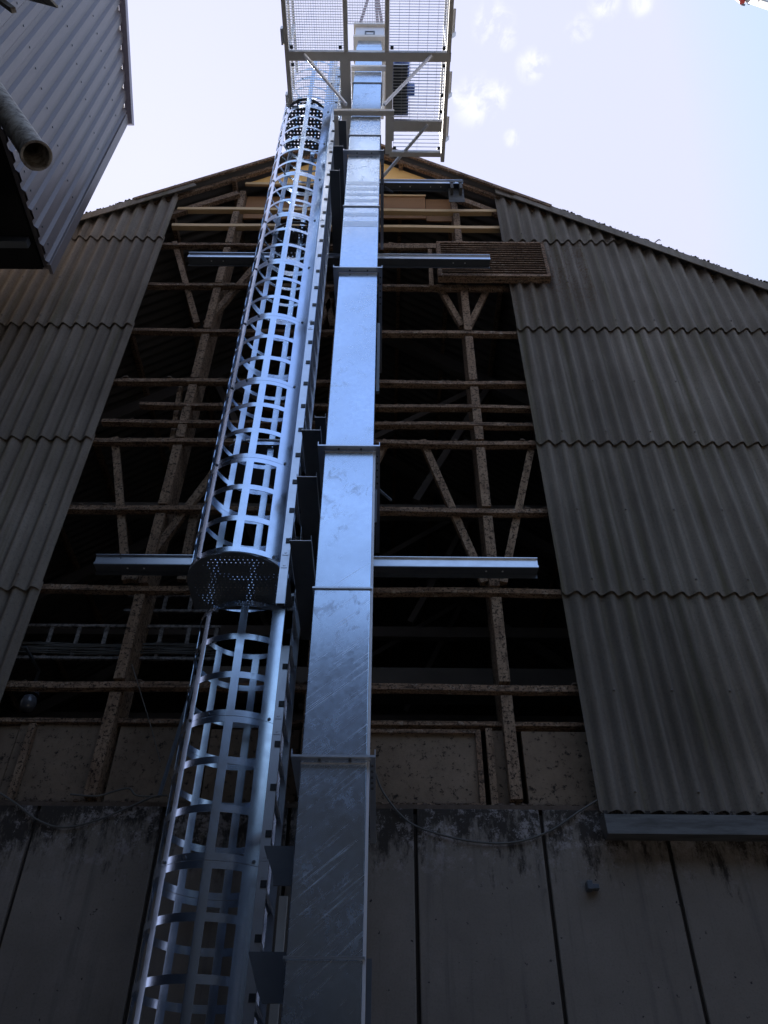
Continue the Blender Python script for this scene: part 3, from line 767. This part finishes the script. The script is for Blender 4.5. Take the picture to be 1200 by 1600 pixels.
def bolts(parent, zb, dx=0, dy=0):
    q = MB()
    for s in (.05, arc0+.12, arc0+arcL*.25, arc0+arcL*.5, arc0+arcL*.75, TOT-.2):
        p = pat(s)+Vector((dx,dy,0)); c = Vector((LXc+dx, LYc+dy, 0)); nrm = (p-c); nrm.z = 0; nrm.normalize()
        if s < arc0: nrm = Vector((0,-1,0))
        for z in (zb+.018,):
            P = Vector((p.x, p.y, z)); q = MB(); q.tube([P+nrm*.002, P+nrm*.012], .010, 8); q.build('bolt', DARKST, parent)
def perf_plate(parent, zc, x0, x1, yc, y1, rad, m=DARKST, cell=.034, hole=.006, name='perforated_plate'):
    """horizontal plate with round front, straight back, with real holes"""
    cx = (x0+x1)/2; q = MB(); nn = 8
    def inside(x, y):
        if y > y1-.0 or x < x0 or x > x1: return False
        return y > yc or ((x-cx)/((x1-x0)/2))**2+((y-yc)/rad)**2 < 1
    nx = int((x1-x0)/cell)+1; ny = int((y1-yc+rad)/cell)+1
    for i in range(nx):
        for j in range(ny):
            xa = x0+i*cell; ya = yc-rad+j*cell; xb = xa+cell; yb = ya+cell
            if not all(inside(x, y) for x, y in ((xa+.002,ya),(xb-.002,ya),(xa+.002,yb-.002),(xb-.002,yb-.002))): continue
            xm_, ym_ = (xa+xb)/2+(.0085 if j % 2 else -.0), (ya+yb)/2
            outer = []; inner = []
            for k in range(nn):
                t = 2*math.pi*(k+.5)/nn; c_, s_ = math.cos(t), math.sin(t); inner.append((xm_+hole*c_, ym_+hole*s_, zc))
            corners = [(xb,ym_),(xb,yb),(xm_,yb),(xa,yb),(xa,ym_),(xa,ya),(xm_,ya),(xb,ya)]
            inner = [(xm_+hole*math.cos(math.pi*k/4), ym_+hole*math.sin(math.pi*k/4), zc) for k in range(8)]
            base = len(q.v); q.v += [Vector((c[0],c[1],zc)) for c in corners]+[Vector(p) for p in inner]
            for k in range(8): q.f.append((base+k, base+(k+1)%8, base+8+(k+1)%8, base+8+k))
    # rim
    rim = [(x1, y1),(x1, yc)]+[(cx+(x1-x0)/2*math.cos(-math.pi*k/24), yc+rad*math.sin(-math.pi*k/24)) for k in range(1,24)]+[(x0,yc),(x0,y1)]
    ins = [(cx+(x-cx)*.90, yc+(y-yc)*(.90 if y < yc else 1) if y < yc else (y if y < y1 else y1-.03)) for x, y in rim]
    base = len(q.v); k = len(rim)
    q.v += [Vector((x,y,zc-.001)) for x, y in rim]+[Vector((x,y,zc-.001)) for x, y in ins]
    for i in range(k): q.f.append((base+i, base+(i+1)%k, base+k+(i+1)%k, base+k+i))
    o = q.build(name, m, parent)
    q = MB(); vs_ = []; 
    for x, y in rim: vs_ += [(x,y,zc+.001),(x,y,zc+.012)]
    q.add(vs_, [(2*i,2*i+2,2*i+3,2*i+1) for i in range(k-1)]); q.build('plate_rim', m, o, solid=.003, smooth=40)
    return o
def ladder(root, zb, nsec, zlad0, zlad1, dx, dy, first=None):
    for k in range(nsec):
        if first is None:
            first = section_mesh('cage_section', root, zb)
        else: copy_part(first, root, dz=(zb+k*SECH)-first['_z0'], dx=dx-first['_dx'], dy=dy-first['_dy'])
        if '_z0' not in first: first['_z0'] = zb; first['_dx'] = dx; first['_dy'] = dy
        bolts(root, zb+k*SECH, dx, dy)
    return first
STX0, STX1 = -.698, -.640
def ladder_frame(root, z0, z1, dx, dy, rz0, splice):
    for y, s in ((LYc-.25+dy, 1), (LYc+.25+dy, -1)):
        q = MB(); q.box(STX0+dx, STX1+dx, y, y+.003, z0, z1); q.box(STX0+dx, STX0+dx+.003, y+.0035, y+.028, z0, z1); q.box(STX1+dx-.003, STX1+dx, y+.0035, y+.028, z0, z1)
        st = q.build('stringer', GALV, root)
        q = MB()
        for zs in splice:
            if z0+.1 < zs < z1-.1:
                for zz in (-.055,.055):
                    q.tube([(STX0+dx+.029, y-.007, zs+zz),(STX0+dx+.029, y-.0005, zs+zz)], .010, 8)
                    for ex in (-.016,.016):
                        for ez in (-.016,.016): q.tube([(STX0+dx+.029+ex, y-.004, zs+zz+ez),(STX0+dx+.029+ex, y-.0005, zs+zz+ez)], .0045, 6)
                    q.box(STX0+dx+.008, STX0+dx+.05, y-.0035, y-.0008, zs+zz-.024, zs+zz+.024)
                    q.build('splice_plate', GALV, st); q = MB()
    z = rz0; proto = None
    ya = LYc-.25+dy
    while z < z1-.05:
        if z > z0+.05:
            if proto is None:
                q = MB(); xa, xb = STX0+dx+.016, STX0+dx+.046
                q.box(xa, xb, ya+.0035, ya+.50, z-.0, z+.004); q.box(xa, xa+.003, ya+.0035, ya+.50, z-.024, z-.0005); q.box(xb-.003, xb, ya+.0035, ya+.50, z-.024, z-.0005)
                proto = q.build('rung', GALV, root); proto['_z'] = z
                q = MB()
                for k in range(18): 
                    yy_ = ya+.05+.024*k; q.tube([(xb+.001, yy_, z-.012),(xb+.003, yy_, z-.012)], .0045, 6); q.tube([(xa+.015, yy_, z-.005),(xa+.015, yy_, z-.001)], .0055, 6)
                pd = q.build('grip_dimples', BRIGHT, proto)
                q = MB(); q.box(xb-.024, xb+.012, ya-.006, ya-.0008, z-.026, z+.014); pc = q.build('end_cap', BLACKP, proto)
            else:
                c = copy_part(proto, root, dz=z-proto['_z'])
                for ch in (pd, pc):
                    e = ch.copy(); COL.objects.link(e); e.parent = c
        z += .284

UZ = 5.13
up = thing('caged_ladder', (LXc, LYc, UZ), 'upper caged ladder of shiny curved straps rising above the dark perforated rest platform', 'caged ladder', 'caged ladder runs')
sec0 = ladder(up, UZ, 10, 0, 0, 0, 0)
zr = at(448, 844, LYc-.25).z
ladder_frame(up, 4.78, 13.9, 0, 0, zr-.284*0, [UZ+.02+SECH*k*1.0 for k in (0,3,5,7)])
perf_plate(up, UZ-.012, -1.365, -.655, 4.65, 4.95, .352, name='rest_platform', cell=.031, hole=.0047)
q = MB()                                                  # short extension of the stringer foot and a dark kick plate
perf_plate(up, 12.58, -1.34, -.74, 4.62, 4.97, .31, name='perforated_plate', cell=.046, hole=.0095)
perf_plate(up, 10.42, -1.32, -.74, 5.02, 5.46, .20, name='perforated_plate', cell=.046, hole=.0085)

low = thing('caged_ladder', (LXc-.02, LYc+.5, 0), 'lower caged ladder standing behind and below the perforated rest platform', 'caged ladder', 'caged ladder runs')
LZ = 5.09-SECH*5
for k in range(5):
    copy_part(sec0, low, dz=(LZ+k*SECH)-UZ, dx=.015, dy=.5); bolts(low, LZ+k*SECH, .015, .5)
ladder_frame(low, 0.1, 6.9, -.005, .5, 4.62-.284*15, [3.29, 4.19, 5.6])
perf_plate(low, LZ+SECH*7-.01, -1.36, -.73, 5.02, 5.47, .10, name='perforated_plate', cell=.05, hole=.004)
q = MB(); q.box(-1.31,-.78, LYc+.5-RAD+.14, LYc+.5-RAD+.145, LZ+SECH*7, LZ+SECH*7+.03); q.build('bright_edge', BRIGHT, low)
# gusset brackets tying the ladder to the duct
for k, (v, x0, x1, h) in enumerate(((1325,-.615,-.45,.20),(1490,-.64,-.45,.22))):
    z = at(440, v, 4.45).z; q = MB(); q.prism([(x0,z),(x1,z),(x1,z-h),(x1-.10,z-h),(x0+.06,z-h*.75)], 'y', 4.42, 4.428); q.box(x0,x1,4.4285,4.60,z-.006,z); q.build('gusset_plate', DARKST, low)
q = MB(); q.box(-.545,-.50, 4.70, 4.72, .3, at(440,1400,4.7).z); q.build('support_leg', DULL, low)
# folded tread plates between ladder and duct
def tread(v, y0, y1, x0=-.705, x1=-.555, root=up):
    z = at(470, v, y0).z; q = MB(); q.box(x0, x1, y0, y1, z, z+.004); q.box(x1-.004, x1, y0, y1, z+.0045, z+.05); q.box(x0,x0+.004,y0,y1,z+.0045,z+.03)
    o = q.build('side_plate', DARKST, root)
    q = MB(); q.box(x0, x1, y0-.003, y0-.0005, z-.002, z+.003); q.box(x1+.0005, x1+.003, y0, y0+.5, z+.001, z+.004); q.build('plate_edge', BRIGHT, o)
for v, a, b in ((845,-.636,-.491),(745,-.636,-.491),(672,-.636,-.491),(652,-.546,-.461),(188,-.606,-.501),(228,-.626,-.511),(266,-.636,-.526)):
    tread(v, 4.30, 5.5, a, b)
# slotted stay at the left of the lower cage
a = at(306,1055,FY-.05); b = at(249,1243,FY-.05); q = MB(); q.bar(a, b, .005, .028, up=(1,0,0))
for i in range(14): c_ = a.lerp(b, (i+.5)/14); q.bar(c_+Vector((0,-.006,.02)), c_+Vector((0,-.006,-.02)), .006, .004, up=(1,0,0))
dd = (b-a)
tag(q.build('slotted_stay', DARKST, None), 'narrow slotted steel strip leaning against the wall left of the lower cage', 'steel strip')

# ------------------------------------------------------------------ platform at the top
PZ = 12.60
def py(v): # distance where floor height is seen at row v
    y = 800-v; b = (y*math.cos(ROLL))/FPX; return (PZ-EYE)/((ST+b*CT)/(CT-b*ST))
pf = thing('top_platform', (-.3, 4, PZ), 'square mesh-floored service platform bracketed round the top of the elevator duct', 'platform')
Y0 = 2.3; Ya = py(88); Yb = py(168); Yc = py(186); Yd = py(202); Ye = py(240)
XLp, XRp = -1.235, .745
def beamY(x, y0, y1, wd=.05, ht=.08):
    q = MB(); q.box(x-wd/2, x+wd/2, y0, y1, PZ-.02, PZ-.014); q.box(x-wd/2, x-wd/2+.005, y0, y1, PZ-.0135, PZ+ht); q.box(x+wd/2-.005, x+wd/2, y0, y1, PZ-.0135, PZ+ht); q.build('beam', DULL, pf)
def beamX(y, x0, x1, wd=.07):
    q = MB(); q.box(x0, x1, y-wd/2, y+wd/2, PZ-.026, PZ-.021); q.box(x0, x1, y-wd/2, y-wd/2+.005, PZ-.0205, PZ+.05); q.build('beam', DULL, pf)
    q = MB(); q.box(x0, x1, y-wd/2-.004, y-wd/2-.0005, PZ-.024, PZ-.012); q.build('beam_edge', BRIGHT, pf)
beamY(XLp, Y0, Yb); beamY(-.51, Y0, Ya-.05, .05); beamY(-.525, Ya+.05, 5.0, .13); beamY(-.012, Y0, Ya-.05, .05); beamY(.02, Ya+.05, Ye, .09); beamY(XRp, Y0, Ye+.1)
beamX(Ya, XLp-.02, XRp+.03, .10); beamX(Yd-.05, .03, XRp-.03, .13); beamX(Ye, .03, XRp-.03, .06); beamX(Y0, XLp, XRp)
def grate(x0, x1, y0, y1, px=.028, pyy=.028, cross=None, t1=.0035, t2=.0035):
    q = MB(); n1 = int((y1-y0)/pyy)
    for i in range(n1+1):
        y = y0+(y1-y0)*i/n1; q.box(x0, x1, y-t1/2, y+t1/2, PZ+.001, PZ+.021)
    n2 = int((x1-x0)/px)
    for i in range(n2+1):
        x = x0+(x1-x0)*i/n2; q.box(x-t2/2, x+t2/2, y0, y1, PZ+.0215, PZ+.024)
    return q.build('grating', BRIGHT, pf)
grate(XLp+.03, -.54, Y0+.04, Ya-.06); grate(XLp+.03, -.60, Ya+.06, Yb+.02)
grate(-.482, -.04, Y0+.04, py(38))
grate(.018, XRp-.03, Y0+.04, Ya-.06, .1, .03); grate(.07, XRp-.03, Ya+.06, Yd-.12, .1, .036, t1=.006); grate(.08, XRp-.03, Yd+.03, Ye-.04, .3, .045)
def strut(a, b, r=.02):
    q = MB(); q.tube([a, b], r, 12); q.build('strut', BRIGHT, pf, smooth=50)
zc_ = zat(165, DY0-.07)
strut((at(475,90,Ya-.02).x, Ya-.02, PZ-.03), (at(541,162,DY0-.08).x, DY0-.08, zc_))
strut((at(674,92,Ya-.02).x, Ya-.02, PZ-.03), (at(600,162,DY0-.08).x, DY0-.08, zc_))
strut((at(668,202,Yd).x, Yd-.08, PZ-.03), (-.05, FY-.24, 12.66), .022)
for (x, y) in ((XRp+.035, Ya-.2),(XRp+.035, Yc-.25),(XRp+.035, Ye-.15)):
    q = MB(); q.prism([(x-.005,PZ+.1),(x+.045,PZ+.1),(x-.005,PZ+.01)], 'y', y-.05, y+.0)
    q.box(x-.006, x+.03, y-.30, y, PZ+.1005, PZ+.105); q.build('post_socket', BRIGHT, pf)
q = MB(); q.box(XLp-.06, XLp-.03, Yb-.15, Yb, PZ-.01, PZ+.09); q.build('post_socket', BRIGHT, pf); q = MB(); q.box(XLp-.06, XLp-.03, Ya-.3, Ya-.12, PZ-.01, PZ+.09); q.build('post_socket', BRIGHT, pf)
for (x, y) in ((XRp-.06,Ya-.1),(.05,Ya-.1),(XRp-.05,Ya+.1),(XRp-.05,Yc-.3),(XRp-.06,Yc-.1),(XLp+.06,Ya+.1),(XLp+.06,Ya-.1),(-.58,Ya-.1),(.10,Ye-.08),(XRp-.06,Ye-.08)):
    q = MB(); q.box(x-.02, x+.02, y-.02, y+.02, PZ-.012, PZ+.0); q.build('grating_clip', DARKST, pf)
# guard rails of the platform, seen above through the mesh edge
q = MB()
for x, y in ((XLp, Ya),(XLp, 2.5)): q.bar((x,y,PZ+.11),(x,y,PZ+1.1), .04, .04, up=(0,1,0))
for z in (PZ+.55, PZ+1.1): q.box(XLp-.015, XLp+.015, 2.5, Yb, z-.03, z-.001)
q.build('guard_rail', BRIGHT, pf)
q = MB()
for x, y in ((XRp, 2.5),(XRp, Ya),(XRp, Ye)): q.bar((x,y,PZ+.11),(x,y,PZ+1.1), .04, .04, up=(0,1,0))
for z in (PZ+.55, PZ+1.1): q.box(XRp-.015, XRp+.015, 2.5, Ye, z-.03, z-.001)
q.build('guard_rail', BRIGHT, pf)

# gear motor on the platform
mx, my = .17, 4.15
gm = thing('gear_motor', (mx, my, PZ+.03), 'dark blue gear motor seen through the mesh floor right of the elevator duct', 'motor')
q = MB(); q.tube([(mx, Ya+.12, PZ+.24),(mx, Yc-.25, PZ+.24)], .09, 18)
for i in range(12): yy_ = Ya+.15+(Yc-.3-Ya-.15)*i/11; q.tube([(mx,yy_,PZ+.24),(mx,yy_+.012,PZ+.24)], .11, 16)
q.build('motor_body', NAVY, gm)
q = MB(); q.box(mx-.10, mx+.10, Yc-.24, Yc-.02, PZ+.05, PZ+.38); q.build('gearbox', NAVY, gm, bevel=.01)
q = MB(); q.box(mx+.10, mx+.18, Ya+.42, Ya+.55, PZ+.2, PZ+.32); q.build('terminal_box', NAVY, gm, bevel=.01)
q = MB(); q.box(mx-.10, mx+.08, Ya+.1, Yc-.05, PZ+.03, PZ+.048); q.build('mounting_foot', DARKST, gm)

# crane boom tip, top right corner
cr = thing('crane_boom', tuple(at(1150,4,9.0)), 'grey crane boom with a red tip, just entering the top right corner', 'crane')
a = at(1163,-4,9.0); b = at(1290,38,7.6)
q = MB(); q.bar(a, b, .16, .2, up=(0,-.6,1)); q.build('boom', BOOM, cr, bevel=.02)
a2 = at(1146,-10,9.0); b2 = at(1160,3,9.0); q = MB(); q.tube([a2, b2+Vector((.0,0,0))], .09, 14); q.build('boom_head', RED, cr, smooth=50)
q = MB(); q.tube([at(1159,7,8.9), at(1164,8,8.9)], .03, 10); q.tube([at(1168,6,8.9), at(1171,7,8.9)], .015, 8); q.build('sheave_pin', DARKST, cr)

# ------------------------------------------------------------------ yard building behind the viewer (seen only mirrored in the metal)
q_ = None
ob = thing('yard_building', (0,-7,0), 'long dark shed across the yard, mirrored darkly low on the duct', 'building')
q = MB(); q.box(-22, 22, -14, -6.2, 0, 11.3); q.build('wall', OPPM, ob)
q = MB(); q.prism([(-6.0,11.3),(-10.1,12.6),(-14.2,11.3)], 'x', -22.3, 22.3); q.build('roof', OPPM, ob)
q = MB(); q.box(9.5, 20, -6.19, 4.5, 0, 9.0); q.build('wing_wall', OPPM, ob)

for o in bpy.data.objects:
    for k in ('_org','_z0','_dx','_dy','_z'):
        if k in o: del o[k]
